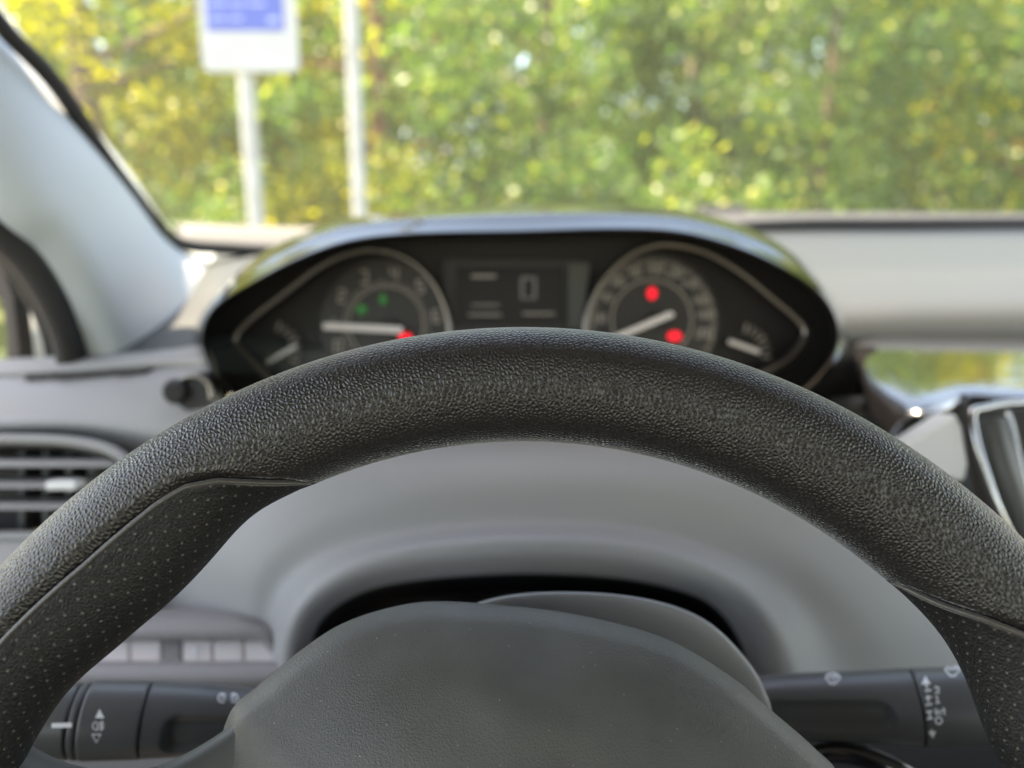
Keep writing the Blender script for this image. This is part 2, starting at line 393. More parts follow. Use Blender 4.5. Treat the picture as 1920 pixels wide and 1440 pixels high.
# roof lining and outer roof, out of view; front and left edges shaped to block sun
rf = [[(-.53, .60, 1.33), (-.30, .56, 1.37), (.0, .46, 1.41), (.30, .53, 1.41), (1.15, .60, 1.33)],
      [(-.55, .0, 1.45), (-.30, .0, 1.50), (0.05, .0, 1.52), (.60, .0, 1.52), (1.17, .0, 1.45)],
      [(-.55, -1.1, 1.45), (-.30, -1.1, 1.50), (0.05, -1.1, 1.52), (.60, -1.1, 1.52), (1.17, -1.1, 1.45)],
      [(-.55, -1.7, 1.36), (-.30, -1.75, 1.40), (0.05, -1.8, 1.42), (.60, -1.8, 1.42), (1.17, -1.7, 1.36)]]
v, f = grid(loft(rf, 6, 6)); mk('roof', v, f, M['headliner'], car, solid=.03)
def bodybox(name, x0, x1, y0, y1, z0, z1, mat, bev=.01):
    vv = [(x, y, z) for x in (x0, x1) for y in (y0, y1) for z in (z0, z1)]
    mk(name, vv, [(0, 1, 3, 2), (4, 6, 7, 5), (0, 4, 5, 1), (2, 3, 7, 6), (0, 2, 6, 4), (1, 5, 7, 3)], mat, car, smooth=False, bevel=bev)
for sx in (-.60, 1.18):  # unseen body shell, added to block sun and light from behind
    bodybox('door', sx, sx + .06, -.50, .52, .30, .98, M['dashlow'])
    bodybox('centre_pillar', sx + .02, sx + .08, -.62, -.505, .30, 1.47, M['pillar'])
    bodybox('rear_side', sx, sx + .06, -1.9, -.625, .30, 1.0, M['dashlow'])
bodybox('tailgate', -.5, 1.16, -2.0, -1.92, .30, 1.05, M['dashlow'])
bodybox('floor_pan', -.6, 1.24, -1.9, 1.0, .22, .28, M['black'])
# A-pillar trim
pil = [  # across: door edge .. windscreen edge ; rows go down the pillar
    [(-300, 80, .47), (-225, 5, .48), (-165, -60, .50), (-130, -98, .54), (-120, -125, .60)],
    [(-130, 270, .48), (-60, 200, .49), (0, 135, .52), (30, 100, .57), (36, 70, .65)],
    [(0, 412, .49), (65, 350, .50), (125, 285, .54), (155, 255, .60), (160, 230, .70)],
    [(70, 465, .51), (135, 425, .52), (200, 380, .57), (235, 355, .65), (245, 335, .78)],
    [(125, 545, .53), (190, 520, .54), (262, 488, .60), (306, 465, .70), (318, 438, .86)],
    [(160, 640, .55), (230, 615, .56), (315, 575, .63), (370, 535, .74), (405, 486, .86)],
    [(190, 730, .57), (265, 705, .58), (360, 665, .64), (420, 615, .74), (470, 540, .84)]]
sheet('pillar_trim', pil, M['pillar'], car, nu=8, nv=8, solid=.004)
# door aperture seal, door frame
ptube('door_seal', [(-160, 300, .5), (-60, 382, .5), (0, 440, .51), (50, 490, .52), (95, 560, .53), (125, 630, .54), (140, 700, .55)], [60, 60, 60, 58, 56, 54, 54], M['rubber'], car, n=6)
ptube('door_frame', [(-200, 345, .56), (-80, 412, .56), (5, 478, .57), (58, 550, .58), (92, 630, .59), (108, 720, .60)], [34, 34, 32, 30, 28, 28], M['black'], car, n=6)
prism('door_corner_trim', [(-60, 470), (-2, 480), (26, 560), (34, 620), (44, 720), (8, 720), (12, 640), (0, 560), (-60, 520)], .62, .64, M['black'], car, bevel=.002)
prism('door_panel', [(-700, 690), (110, 690), (120, 760), (120, 1500), (-700, 1500)], .60, .66, M['dashlow'], car, bevel=.004)

# door mirror, outside the window
mir = thing('door_mirror', 'white door mirror shell beyond the door frame', 'mirror', P(70, 690, .8))
v, f = grid(loft(pp([[(40, 575, .78), (44, 574, .80), (52, 576, .84)], [(40, 620, .76), (60, 618, .78), (74, 622, .84)], [(44, 660, .76), (72, 660, .78), (88, 664, .85)], [(48, 700, .77), (82, 700, .79), (98, 704, .86)], [(60, 735, .80), (84, 735, .82), (94, 735, .86)]]), 6, 6))
mk('shell', v, f, M['white'], mir, solid=.006)
ptube('arm', [(60, 715, .84), (90, 740, .74), (100, 760, .68)], [30, 28, 30], M['black'], mir)

# ------------------------------------------------------------------ dashboard
dash = thing('dashboard', 'soft grey dashboard running from door to centre console', 'dashboard', (0, .6, .6))
top = [[(150, 660, .60), (330, 545, .76), (400, 484, .86), (600, 469, .95), (980, 460, .98), (1430, 436, .99), (1700, 432, .99), (2000, 430, .98), (2500, 430, .97)],
       [(165, 676, .56), (345, 600, .61), (430, 545, .68), (600, 520, .76), (980, 510, .78), (1430, 490, .86), (1700, 486, .87), (2000, 484, .87), (2500, 484, .86)],
       [(180, 682, .55), (350, 640, .565), (430, 605, .58), (600, 590, .60), (980, 590, .62), (1430, 556, .74), (1700, 548, .76), (2000, 544, .76), (2500, 542, .76)],
       [(180, 690, .545), (350, 660, .55), (440, 640, .555), (600, 640, .56), (980, 640, .58), (1430, 612, .70), (1700, 600, .72), (2000, 596, .72), (2500, 596, .72)],
       [(180, 720, .545), (350, 700, .55), (440, 700, .555), (600, 700, .56), (980, 700, .58), (1430, 690, .705), (1700, 690, .725), (2000, 690, .725), (2500, 690, .725)]]
sheet('dash_top', top, M['dashtop'], dash, nu=6, nv=6)
# demister strip and left panel
lp = [[(-500, 690, .57), (-200, 684, .57), (0, 680, .565), (150, 672, .56), (300, 664, .55), (390, 650, .53)],
      [(-500, 712, .545), (-200, 706, .545), (0, 700, .54), (150, 690, .535), (300, 678, .525), (400, 672, .51)],
      [(-500, 722, .55), (-200, 718, .55), (0, 712, .545), (150, 706, .54), (300, 694, .53), (405, 690, .505)],
      [(-500, 735, .525), (-200, 730, .525), (0, 726, .52), (150, 722, .515), (300, 716, .505), (410, 715, .49)],
      [(-500, 790, .50), (-200, 785, .50), (0, 782, .495), (150, 780, .49), (300, 785, .48), (430, 790, .475)],
      [(-500, 815, .50), (-200, 808, .50), (0, 806, .495), (150, 806, .492), (300, 830, .48), (450, 850, .465)],
      [(-500, 850, .56), (-200, 845, .56), (0, 845, .555), (150, 850, .55), (300, 870, .52), (450, 900, .48)]]
sheet('left_panel', lp, M['dash'], dash, nu=8, nv=8)
for i, (a, b) in enumerate(((50, 105), (108, 215), (222, 275))):
    y0 = 706 - (a - 50) * .045; y1 = 706 - (b - 50) * .045
    prism('demister_slot', [(a, y0 - 5), (b, y1 - 5), (b - 6, y1 + 6), (a - 6, y0 + 6)], .519 - i * .004, .56, M['black'], dash)
# column surround
ring = {
 'in':   [(600, 1320), (620, 1225), (650, 1165), (720, 1125), (820, 1108), (980, 1100), (1130, 1106), (1240, 1125), (1310, 1155), (1355, 1220), (1380, 1320)],
 'edge': [(572, 1310), (574, 1215), (602, 1150), (682, 1100), (800, 1077), (980, 1067), (1150, 1075), (1270, 1097), (1345, 1132), (1395, 1202), (1425, 1310)],
 'crest':[(535, 1310), (545, 1200), (580, 1126), (660, 1070), (790, 1036), (980, 1021), (1160, 1029), (1290, 1060), (1390, 1112), (1455, 1195), (1500, 1310)],
 'r2':   [(505, 1310), (512, 1180), (545, 1098), (630, 1038), (775, 1000), (980, 985), (1170, 993), (1315, 1026), (1435, 1086), (1520, 1180), (1580, 1310)],
 'r3':   [(470, 1310), (465, 1150), (492, 1050), (590, 975), (750, 925), (980, 905), (1200, 912), (1370, 955), (1510, 1035), (1630, 1160), (1720, 1310)],
 'r4':   [(400, 1310), (380, 1125), (425, 1000), (545, 905), (720, 868), (980, 852), (1230, 862), (1430, 900), (1590, 990), (1740, 1140), (1870, 1310)],
 'r5':   [(200, 1330), (200, 1110), (300, 940), (480, 840), (700, 802), (980, 795), (1280, 800), (1510, 840), (1710, 930), (1900, 1120), (2060, 1320)]}
dep = {'in': .50, 'edge': .403, 'crest': .388, 'r2': .416, 'r3': .424, 'r4': .442, 'r5': .485}
srows = [[(x, y, dep[k]) for x, y in ring[k]] for k in ('r5', 'r4', 'r3', 'r2', 'crest', 'edge')]
sheet('column_surround', srows, M['dash'], dash, nu=8, nv=8)
lip = [[(x, y, dep['edge'] + .0005) for x, y in ring['edge']], [(x + (985 - x) * .012, y + (1330 - y) * .012, .412) for x, y in ring['edge']], [(x + (985 - x) * .02, y + (1330 - y) * .02, .45) for x, y in ring['edge']], [(x, y, .50) for x, y in ring['in']]]
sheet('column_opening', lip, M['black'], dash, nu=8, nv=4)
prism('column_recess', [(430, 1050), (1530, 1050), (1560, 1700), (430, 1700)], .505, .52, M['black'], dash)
sheet('cluster_lower_trim', [[(520, 745, .53), (760, 770, .53), (980, 775, .53), (1200, 770, .53), (1440, 745, .53)], [(540, 790, .475), (760, 808, .475), (980, 812, .475), (1200, 808, .475), (1420, 790, .475)],
    [(560, 815, .455), (760, 831, .455), (980, 837, .455), (1200, 831, .455), (1400, 815, .455)], [(560, 822, .462), (760, 838, .462), (980, 844, .462), (1200, 838, .462), (1400, 822, .462)]], M['dash'], dash)
# lower left: shelf, switch row, sill
sheet('switch_shelf', [[(-100, 1150, .46), (200, 1148, .46), (400, 1148, .45), (480, 1160, .45), (530, 1190, .45), (550, 1240, .45)],
                       [(-100, 1160, .42), (200, 1158, .42), (400, 1158, .42), (470, 1170, .42), (515, 1195, .42), (530, 1240, .42)],
                       [(-100, 1186, .405), (200, 1186, .405), (400, 1186, .405), (470, 1187, .405), (505, 1200, .405), (525, 1245, .405)],
                       [(-100, 1194, .42), (200, 1194, .42), (400, 1194, .42), (470, 1194, .42), (500, 1204, .42), (520, 1248, .42)]], M['dashlow'], dash, nu=6, nv=4)
bx = [120, 182, 243, 303, 340, 399, 457, 517, 548]
for i in range(len(bx) - 1):
    a, b = bx[i] + 1.5, bx[i + 1] - 1.5
    prism('switch_blank', [(a, 1198, .412), (b, 1198, .412), (b, 1246, .398), (a, 1246, .398)], .405, .425, M['button'] if i != 3 else M['dashlow'], dash, bevel=.0012)
def on_switch(px, py): return P(px, py, .412 - .014 * (py - 1198) / 48 - .0012), Vector((0, -CP, SP))
ribbons('switch_symbol', [[(356, 1222), (374, 1222)], [(366, 1212), (366, 1236)], circ(366, 1224, 9, 10, 20, 160)], 2.6, on_switch, M['print'], dash)
sheet('switch_sill', [[(-100, 1247, .41), (200, 1247, .41), (400, 1247, .41), (600, 1247, .41)], [(-100, 1254, .392), (200, 1254, .392), (400, 1254, .392), (600, 1254, .392)],
                      [(-100, 1275, .388), (200, 1275, .388), (400, 1275, .388), (600, 1275, .388)], [(-100, 1310, .41), (200, 1310, .41), (400, 1310, .41), (600, 1310, .41)],
                      [(-100, 1560, .43), (200, 1560, .43), (400, 1560, .43), (600, 1560, .43)]], M['dashlow'], dash, nu=6, nv=6)
sheet('lower_left_panel', [[(-500, 1000, .47), (0, 1000, .46), (250, 1010, .455)], [(-500, 1090, .445), (0, 1090, .44), (250, 1095, .44)], [(-500, 1150, .46), (0, 1150, .455), (250, 1150, .455)]], M['dash'], dash)
sheet('right_lower_panel', [[(1400, 1240, .50), (1700, 1220, .50), (2100, 1200, .5)], [(1400, 1330, .47), (1700, 1330, .47), (2100, 1330, .47)], [(1400, 1600, .47), (1700, 1600, .47), (2100, 1600, .47)]], M['black'], dash)
pd = [[(.40, .69, 1.04), (.8, .69, 1.05), (1.3, .69, 1.03)], [(.40, .66, .98), (.8, .65, .98), (1.3, .66, .97)], [(.40, .60, .84), (.8, .58, .84), (1.3, .60, .84)], [(.40, .66, .62), (.8, .66, .62), (1.3, .66, .62)], [(.40, .75, .30), (.8, .75, .30), (1.3, .75, .30)]]
v, f = grid(loft(pd, 6, 6), flip=True); mk('passenger_panel', v, f, M['dash'], dash, solid=.004)
prism('side_gap_shade', [(1440, 640), (1640, 650), (1740, 760), (1740, 900), (1400, 900)], .66, .68, M['black'], dash)  # black plate standing in for the shade of an open cavity
# trip knob beside the cluster
kn = [P(352, 728, .50), P(352, 728, .50) + Vector((.004, -.03, .004))]
v, f = tube([kn[0], kn[0].lerp(kn[1], .85), kn[1]], [.0085, .0085, .006], 20); mk('trip_knob', v, f, M['black'], dash, auto=40)
v, f = tube(cr([P(330, 722, .478), P(345, 708, .477), P(370, 705, .476), P(392, 720, .476), P(398, 750, .476)], 6), .0022, 8); mk('knob_bezel', v, f, M['ring'], dash)
prism('knob_recess', circ(365, 735, 38, 24)[:-1], .4775, .50, M['black'], dash)

# ------------------------------------------------------------------ left air vent
vent = thing('air_vent', 'rectangular air vent with grey slats beside the door', 'air vent', P(60, 900, .46))
ptube('bezel', [(-260, 826, .455), (-80, 824, .455), (60, 824, .454), (150, 830, .452), (215, 848, .448), (250, 885, .445), (245, 940, .445), (205, 985, .448), (120, 1003, .452), (-80, 1006, .455), (-260, 1006, .455)], [20] * 11, M['dash'], vent, n=6)
prism('duct', [(-260, 828), (60, 828), (160, 836), (235, 870), (240, 940), (200, 990), (-260, 1004)], .50, .51, M['black'], vent)
sheet('duct_roof', [[(-260, 830, .455), (60, 830, .455), (150, 836, .453), (225, 862, .45)], [(-260, 845, .50), (60, 845, .50), (150, 850, .50), (220, 870, .5)]], M['black'], vent, nu=5, nv=2)
for y, x1 in ((871, 214), (911, 232), (951, 228)):
    prism('slat', [(-260, y - 8, .452), (x1, y - 8, .450), (x1, y + 5, .446), (-260, y + 5, .448)], .45, .475, M['dash'], vent, bevel=.001)
for x in (40, 85, 128, 170):
    prism('fin', [(x - 5, 835), (x + 5, 835), (x + 5, 1000), (x - 5, 1000)], .478, .50, M['shell'], vent)
prism('slider_tab', [(86, 902), (140, 902), (143, 911), (140, 920), (86, 920), (83, 911)], .437, .449, M['white'], vent, bevel=.0015)  # white colour stands for the sun glint on the tab

# ------------------------------------------------------------------ instrument cluster
clu = thing('instrument_cluster', 'eye-shaped instrument cluster with two round gauges under a black hood', 'gauges', P(975, 620, .55))
hood_out = [(430, 740), (388, 680), (378, 625), (400, 575), (455, 515), (535, 458), (640, 416), (770, 396), (975, 384), (1160, 386), (1290, 398), (1400, 432), (1480, 482), (1545, 555), (1572, 615), (1562, 675), (1500, 745), (1400, 800), (975, 830), (560, 805)]
CX, CY = 975, 610
hood_out = [(CX + (x - CX) * 1.026, y) for x, y in hood_out]
def inset(poly, k, top=0):
    o = []
    for x, y in poly:
        dx, dy = CX - x, CY - y; L = math.hypot(dx, dy); kk = k * (.55 if y > 470 else 1.0)
        o.append((x + dx / L * kk, y + dy / L * kk + (top if y < 520 else 0)))
    return o
hrows = []
for k, tp, d in ((-2, 0, .68), (-2, 0, .575), (2, 0, .545), (7, 2, .522), (12, 4, .504), (14, 5, .500)):
    hrows.append([(x, y, d) for x, y in inset(hood_out, k, tp)])
sheet('hood', hrows, M['hood'], clu, nu=6, nv=3, closed_u=True, solid=None)
hrows = []
for k, tp, d in ((13.6, 5, .5005), (16, 7, .497), (22, 13, .488), (27, 18, .479), (29, 20, .476), (30, 20, .478), (35, 20, .49), (44, 20, .53), (46, 20, .56)):
    hrows.append([(x, y, d) for x, y in inset(hood_out, k, tp)])
sheet('hood_strip', hrows[:5], M['strip'], clu, nu=6, nv=4, closed_u=True, solid=None)
sheet('tunnel', hrows[4:], M['gback'], clu, nu=6, nv=3, closed_u=True, solid=None)
prism('back_plate', inset(hood_out, 30), .555, .565, M['gback'], clu)
DF = .545
def flat(d):
    nrm = Vector((0, -CP, SP))
    return lambda px, py: (P(px, py, d), nrm)
# eye-shaped metal frames
ptube('gauge_frame', [(540, 735, .53), (500, 705, .53), (452, 655, .53), (442, 632, .53), (470, 600, .53), (540, 545, .53), (600, 500, .53), (650, 477, .53), (702, 469, .53), (762, 485, .53), (810, 527, .53), (836, 580, .53), (842, 625, .53), (830, 690, .53)], 11, M['ring'], clu, n=6)
ptube('gauge_frame', [(1110, 690, .53), (1098, 625, .53), (1104, 580, .53), (1126, 532, .53), (1165, 490, .53), (1210, 465, .53), (1256, 458, .53), (1320, 472, .53), (1385, 508, .53), (1450, 560, .53), (1498, 602, .53), (1510, 630, .53), (1482, 670, .53), (1430, 700, .53), (1380, 730, .53)], [12, 12, 12, 12, 12, 12, 12, 11, 10, 10, 12, 16, 20, 18, 14], M['ring'], clu, n=6)
def disc(name, cx, cy, r, d0, d1, mat, par): return prism(name, circ(cx, cy, r, 48)[:-1], d0, d1, mat, par)
def digits(s, cx, cy, h, w):
    seg = {'0': [(0, 0), (1, 0), (1, 1), (0, 1), (0, 0)], '1': [(.5, 0), (.5, 1)], '2': [(0, 0), (1, 0), (1, .5), (0, .5), (0, 1), (1, 1)], '3': [(0, 0), (1, 0), (1, .5), (.3, .5), (1, .5), (1, 1), (0, 1)],
           '4': [(0, 0), (0, .55), (1, .55), (1, 0), (1, 1)], '5': [(1, 0), (0, 0), (0, .5), (1, .5), (1, 1), (0, 1)], '6': [(1, 0), (0, 0), (0, 1), (1, 1), (1, .5), (0, .5)], '7': [(0, 0), (1, 0), (.4, 1)],
           '8': [(0, 0), (1, 0), (1, 1), (0, 1), (0, .5), (1, .5), (0, .5), (0, 0)], '9': [(1, .5), (0, .5), (0, 0), (1, 0), (1, 1)]}
    out = []; n = len(s); tw = n * w + (n - 1) * w * .35
    for i, c in enumerate(s):
        x0 = cx - tw / 2 + i * w * 1.35
        out.append([(x0 + a * w, cy - h / 2 + b * h) for a, b in seg[c]])
    return out
# rev counter
disc('gauge_face', 722, 608, 122, DF, .553, M['gface'], clu)
ptube('scale_ring', [(x, y, DF - .001) for x, y in circ(724, 607, 70, 24)[:-1]], 4, M['gprint'], clu, n=2, seg=6, closed=True)
st = []
for i, a in enumerate((205, 180, 147, 114, 80, 47, 9, -20)):
    ca, sa = math.cos(math.radians(a)), math.sin(math.radians(a))
    st += [(s, 5.0) for s in digits(str(i), 722 + 97 * ca, 608 - 97 * sa, 22, 12)]
for k in range(61):
    a = math.radians(215 - k * 4); r0, r1 = (74, 80) if k % 5 else (74, 84)
    st.append(([(722 + r0 * math.cos(a), 608 - r0 * math.sin(a)), (722 + r1 * math.cos(a), 608 - r1 * math.sin(a))], 2.0))
ribbons('scale_print', st, 4, flat(DF), M['gprint'], clu)
prism('needle', [(606, 605), (753, 612), (756, 618), (752, 625), (606, 617)], .534, .537, M['needle'], clu)
disc('needle_hub', 724, 613, 16, .537, .545, M['gback'], clu)
# speedometer
disc('gauge_face', 1224, 602, 125, DF, .553, M['gface'], clu)
ptube('scale_ring', [(x, y, DF - .001) for x, y in circ(1222, 600, 75, 24)[:-1]], 5, M['gprint'], clu, n=2, seg=6, closed=True)
st = []
for i, a in enumerate((200, 176, 152, 130, 109, 88, 67, 46, 25, 8, -12)):
    ca, sa = math.cos(math.radians(a)), math.sin(math.radians(a))
    st += [(s, 4.0) for s in digits(str(i * 20), 1224 + 99 * ca, 604 - 99 * sa, 15, 8)]
for k in range(61):
    a = math.radians(212 - k * 4); r0, r1 = (110, 118) if k % 3 else (107, 120)
    st.append(([(1224 + r0 * math.cos(a), 604 - r0 * math.sin(a)), (1224 + r1 * math.cos(a), 604 - r1 * math.sin(a))], 3.0))
ribbons('scale_print', st, 4, flat(DF), M['gprint'], clu)
prism('needle', [(1142, 632), (1256, 584), (1263, 586), (1264, 593), (1147, 642)], .534, .537, M['needle'], clu)
disc('needle_hub', 1236, 598, 16, .537, .545, M['gback'], clu)
# warning lamps
for nm, x, y, r, ry, mt in (('warning_lamp', 1223, 550, 9, 11, 'red'), ('warning_lamp', 1265, 630, 13, 9, 'red'), ('warning_lamp', 760, 634, 12, 10, 'red'), ('pilot_lamp', 678, 580, 10, 9, 'green'), ('pilot_lamp', 718, 561, 8, 9, 'green')):
    prism(nm, circ(x, y, r, 20, ry=ry)[:-1], .5435, .547, M[mt], clu)
# display
prism('display_frame', [(832, 482), (1092, 482), (1108, 498), (1086, 640), (846, 640), (826, 500)], .548, .553, M['gface'], clu, bevel=.002)
scr = prism('display', [(856, 500), (1056, 500), (1060, 610), (852, 610)], .5455, .549, M['screen'], clu)
prism('display_side_bar', [(1066, 492), (1108, 492), (1090, 615), (1066, 615)], .545, .548, M['shell'], clu, bevel=.001)
ribbons('speed_digit', digits('0', 991, 540, 38, 24), 7, flat(.5454), M['segment'], clu)
ribbons('display_lines', [([(884, 518), (930, 518)], 6), ([(884, 572), (936, 572)], 3), ([(878, 590), (940, 590)], 4), ([(980, 588), (1040, 588)], 4)], 4, flat(.5454), M['gprint'], clu)
# temperature and fuel gauges
for (cx, cy, a0, a1, nd_) in ((505, 660, 70, -20, (500, 680, 556, 648)), (1385, 665, 75, -5, (1368, 640, 1425, 660))):
    st = []
    for k in range(7):
        a = math.radians(a0 + (a1 - a0) * k / 6)
        st.append(([(cx + 42 * math.cos(a), cy - 42 * math.sin(a)), (cx + 60 * math.cos(a), cy - 60 * math.sin(a))], 5 if k in (0, 3, 6) else 3.4))
    ribbons('scale_print', st, 4, flat(.547), M['gprint'], clu, lift=.0006)
    x0, y0, x1, y1 = nd_; L = math.hypot(x1 - x0, y1 - y0); nx, ny = -(y1 - y0) / L * 4, (x1 - x0) / L * 4
    prism('needle', [(x0 + nx, y0 + ny), (x1 + nx, y1 + ny), (x1 - nx, y1 - ny), (x0 - nx, y0 - ny)], .538, .541, M['ring'] if cx < 900 else M['needle'], clu)

# ------------------------------------------------------------------ centre console (screen surround and vent) to the right
con = thing('centre_console', 'gloss black centre console deck with silver edge and upright vent', 'console', P(1800, 760, .55))
DN = Vector((0, -math.sin(math.radians(6)), math.cos(math.radians(6)))); D0 = P(1800, 636, .715)
def onz(px, py): return on_plane(px, py, D0, DN)
def dk(px, py, drop=0.0): return onz(px, py) - Vector((0, 0, drop))
deck = [[dk(1590, 655, .016), dk(1606, 648, .004), dk(1660, 639), dk(1760, 634), dk(1900, 632), dk(2120, 632)],
        [dk(1606, 676, .018), dk(1622, 670, .005), dk(1680, 668), dk(1780, 668), dk(1900, 668), dk(2120, 668)],
        [dk(1628, 716, .020), dk(1645, 712, .006), dk(1700, 710), dk(1790, 708), dk(1900, 706), dk(2120, 704)],
        [dk(1668, 752, .020), dk(1684, 750, .007), dk(1725, 752), dk(1800, 738), dk(1900, 740), dk(2120, 738)],
        [dk(1690, 772, .022), dk(1702, 772, .012), dk(1735, 774, .002), dk(1806, 750, .002), dk(1900, 754, .002), dk(2120, 752, .002)]]
v, f = grid(loft(deck, 8, 8)); mk('deck', v, f, M['deck'], con, solid=.006)
v, f = tube([onz(1700, 775), onz(1735, 778), onz(1775, 762), onz(1806, 748)], [.002, .003, .003, .0025], 10); mk('silver_edge', v, f, M['chrome'], con)
prism('screen_side', [(1690, 836, .47), (1792, 772, .455), (1806, 800, .45), (1818, 870, .445), (1812, 905, .445), (1780, 900, .45), (1720, 870, .46)], .45, .47, M['conside'], con, bevel=.003)
ptube('silver_frame', [(1806, 742, .46), (1812, 775, .452), (1820, 830, .447), (1838, 890, .443), (1862, 960, .44), (1885, 1020, .44)], 12, M['black'], con)
ptube('silver_frame', [(2050, 752, .47), (1900, 756, .46), (1850, 764, .455), (1822, 776, .452), (1830, 830, .447), (1850, 890, .443), (1872, 950, .44), (1900, 1010, .44)], [14, 14, 14, 16, 16, 14, 12, 12], M['chrome'], con)
sheet('vent_vane', [[(1838, 790, .46), (1862, 784, .455), (1884, 786, .46)], [(1850, 860, .455), (1880, 860, .445), (1902, 860, .455)], [(1876, 940, .45), (1908, 940, .44), (1930, 940, .45)], [(1905, 1020, .45), (1936, 1020, .44), (1960, 1020, .45)]], M['shell'], con)
ptube('vane_edge', [(1888, 770, .458), (1898, 800, .455), (1910, 860, .45), (1930, 940, .445), (1952, 1010, .445)], 9, M['chrome'], con)
cb = [[(.262, .58, 1.015), (.30, .565, 1.02), (.42, .565, 1.02), (.50, .60, 1.015)], [(.262, .55, .93), (.30, .53, .92), (.42, .53, .92), (.50, .55, .93)], [(.262, .52, .78), (.30, .50, .78), (.42, .50, .78), (.50, .52, .78)], [(.262, .40, .60), (.30, .36, .60), (.42, .36, .60), (.50, .40, .60)], [(.262, .30, .30), (.30, .28, .30), (.42, .28, .30), (.50, .30, .30)]]
v, f = grid(loft(cb, 6, 6), flip=True); mk('centre_stack', v, f, M['shell'], con, solid=.004)
prism('vent_duct', [(1815, 770), (2100, 765), (2100, 1100), (1900, 1100), (1850, 960)], .49, .50, M['black'], con)

# ------------------------------------------------------------------ steering wheel
sw = thing('steering_wheel', 'black leather steering wheel with perforated thumb grips and grained airbag cover', 'steering wheel', (0.004, .142, 1.15 - .183))
TH, WA, WB, WR, ROLL = .4363, .1610, .1531, .0167, -.0208
nD = Vector((0, -math.cos(TH), math.sin(TH))); uD = Vector((0, math.sin(TH), math.cos(TH))); xD = Vector((1, 0, 0))
WC = P(960 + .0037 / .2109 * F, 720.36, .2109) - uD * WB
xx = xD * math.cos(ROLL) + uD * math.sin(ROLL); uu = -xD * math.sin(ROLL) + uD * math.cos(ROLL)
def tab(t, T): return float(np.interp(t, [a for a, _ in T], [b for _, b in T]))
E_T = [(-40, 0), (-20, .2), (10, .38), (22, .45), (25, .5), (28, .45), (31, .3), (34, .15), (37, .05), (40, 0), (123, 0), (126, .1), (129, .25), (132, .35), (135, .4), (138, .4), (141, .35), (144, .3), (147, .2), (150, .1), (153, .05), (200, 0.05), (230, 0)]
PB_L = [(115.2, 188), (116, 170), (117, 157), (120, 135), (123, 114), (126, 102), (129, 99.5), (138, 100), (147, 97), (160, 97), (190, 110), (205, 150), (210, 190)]
PB_R = [(-35, 190), (-30, 150), (-15, 110), (10, 100), (31, 101), (34, 103), (37, 111), (40, 129), (43, 151), (46, 170), (47.4, 197)]
def smooth_tab(T, step=1.0):
    ts = np.arange(T[0][0], T[-1][0] + .01, step); y = np.interp(ts, [a for a, _ in T], [b for _, b in T])
    k = np.array([1, 2, 3, 2, 1.]); k /= k.sum(); z = np.convolve(np.pad(y, 2, mode='edge'), k, 'valid'); z[0] = y[0]; z[-1] = y[-1]
    return list(zip(ts, z))
E_T = smooth_tab(E_T); 
def wheel_pt(t, ph, dr=0.0):
    tr, pr = math.radians(t), math.radians(ph)
    e = tab(((t + 180) % 360) - 180 if t > 230 else t, E_T)
    Pc = WC + xx * (WA * math.cos(tr)) + uu * (WB * math.sin(tr))
    N = (xx * (WB * math.cos(tr)) + uu * (WA * math.sin(tr))).normalized()
    c = math.cos(pr); r = WR + dr
    return Pc + N * (r * c * ((1 + e) if c < 0 else 1)) + nD * (r * math.sin(pr))
def tipw(t):
    tn = t if t <= 230 else t - 360
    m = max(min(tn - T[0][0], T[-1][0] - tn) for T in (PB_L, PB_R)); m = min(1, max(0, m / 3.0)); return m * m * (3 - 2 * m)
def seam(t):
    tn = t if t <= 230 else t - 360
    if PB_L[0][0] <= tn <= PB_L[-1][0]: return tab(tn, PB_L)
    if PB_R[0][0] <= tn <= PB_R[-1][0]: return tab(tn, PB_R)
    return None
ts = np.arange(-40, 320.01, 0.6)
PHE = 236.0                                     # where the grip insert ends on the far side
NPH = 64
g = []; uvr = []
for t in ts:
    s = seam(t); row = []
    for k in range(NPH + 1):
        if s is None:
            ph = (190 - 360) + 360 * k / NPH; row.append(wheel_pt(t, ph))
            uvr.append((math.radians(t) * WA, math.radians(ph) * WR))
        else:
            w = tipw(t)       # the insert fades in at its tip
            e0 = 190 + (PHE - 190) * w - 360
            ph = e0 + (s - e0) * (k / NPH) ** .9
            dphi = s - ph; uvr.append((math.radians(t) * WA, math.radians(ph) * WR))
            row.append(wheel_pt(t, ph, -.0016 * math.exp(-(dphi / 4.5) ** 2) * w - .0014 * math.exp(-((ph - e0) / 5) ** 2) * w))
    g.append(row)
v, f = grid(g); mk('rim', v, f, M['leather'], sw, uv=uvr)
def grip(PB):
    g, uvs = [], []; lo, hi = PB[0][0], PB[-1][0]
    for t in np.arange(lo, hi + .01, .5):
        s = seam(min(max(t, lo), hi)); w = tipw(t); e1 = 190 + (PHE - 190) * w + .5
        row = []
        for k in range(49):
            ph = s + (e1 - s) * (k / 48) ** 1.25; dphi = ph - s
            dr = (-.0019 * math.exp(-(dphi / 2.6) ** 2) + .0003 * math.exp(-((dphi - 8) / 4.5) ** 2) - .0003) * w
            row.append(wheel_pt(t, ph, dr)); uvs.append((math.radians(t) * WA, math.radians(ph) * WR * 1.25))
        g.append(row)
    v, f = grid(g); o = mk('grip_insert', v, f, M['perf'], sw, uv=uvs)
    tt = [t for t in np.arange(lo + .6, hi - .6, .5)]
    v, f = tube([wheel_pt(t, seam(t) + 3.6, -.0004 * tipw(t)) for t in tt], [.0002 + .0006 * tipw(t) for t in tt], 8)
    mk('piping', v, f, M['piping'], o); return o
grip(PB_L); grip(PB_R)
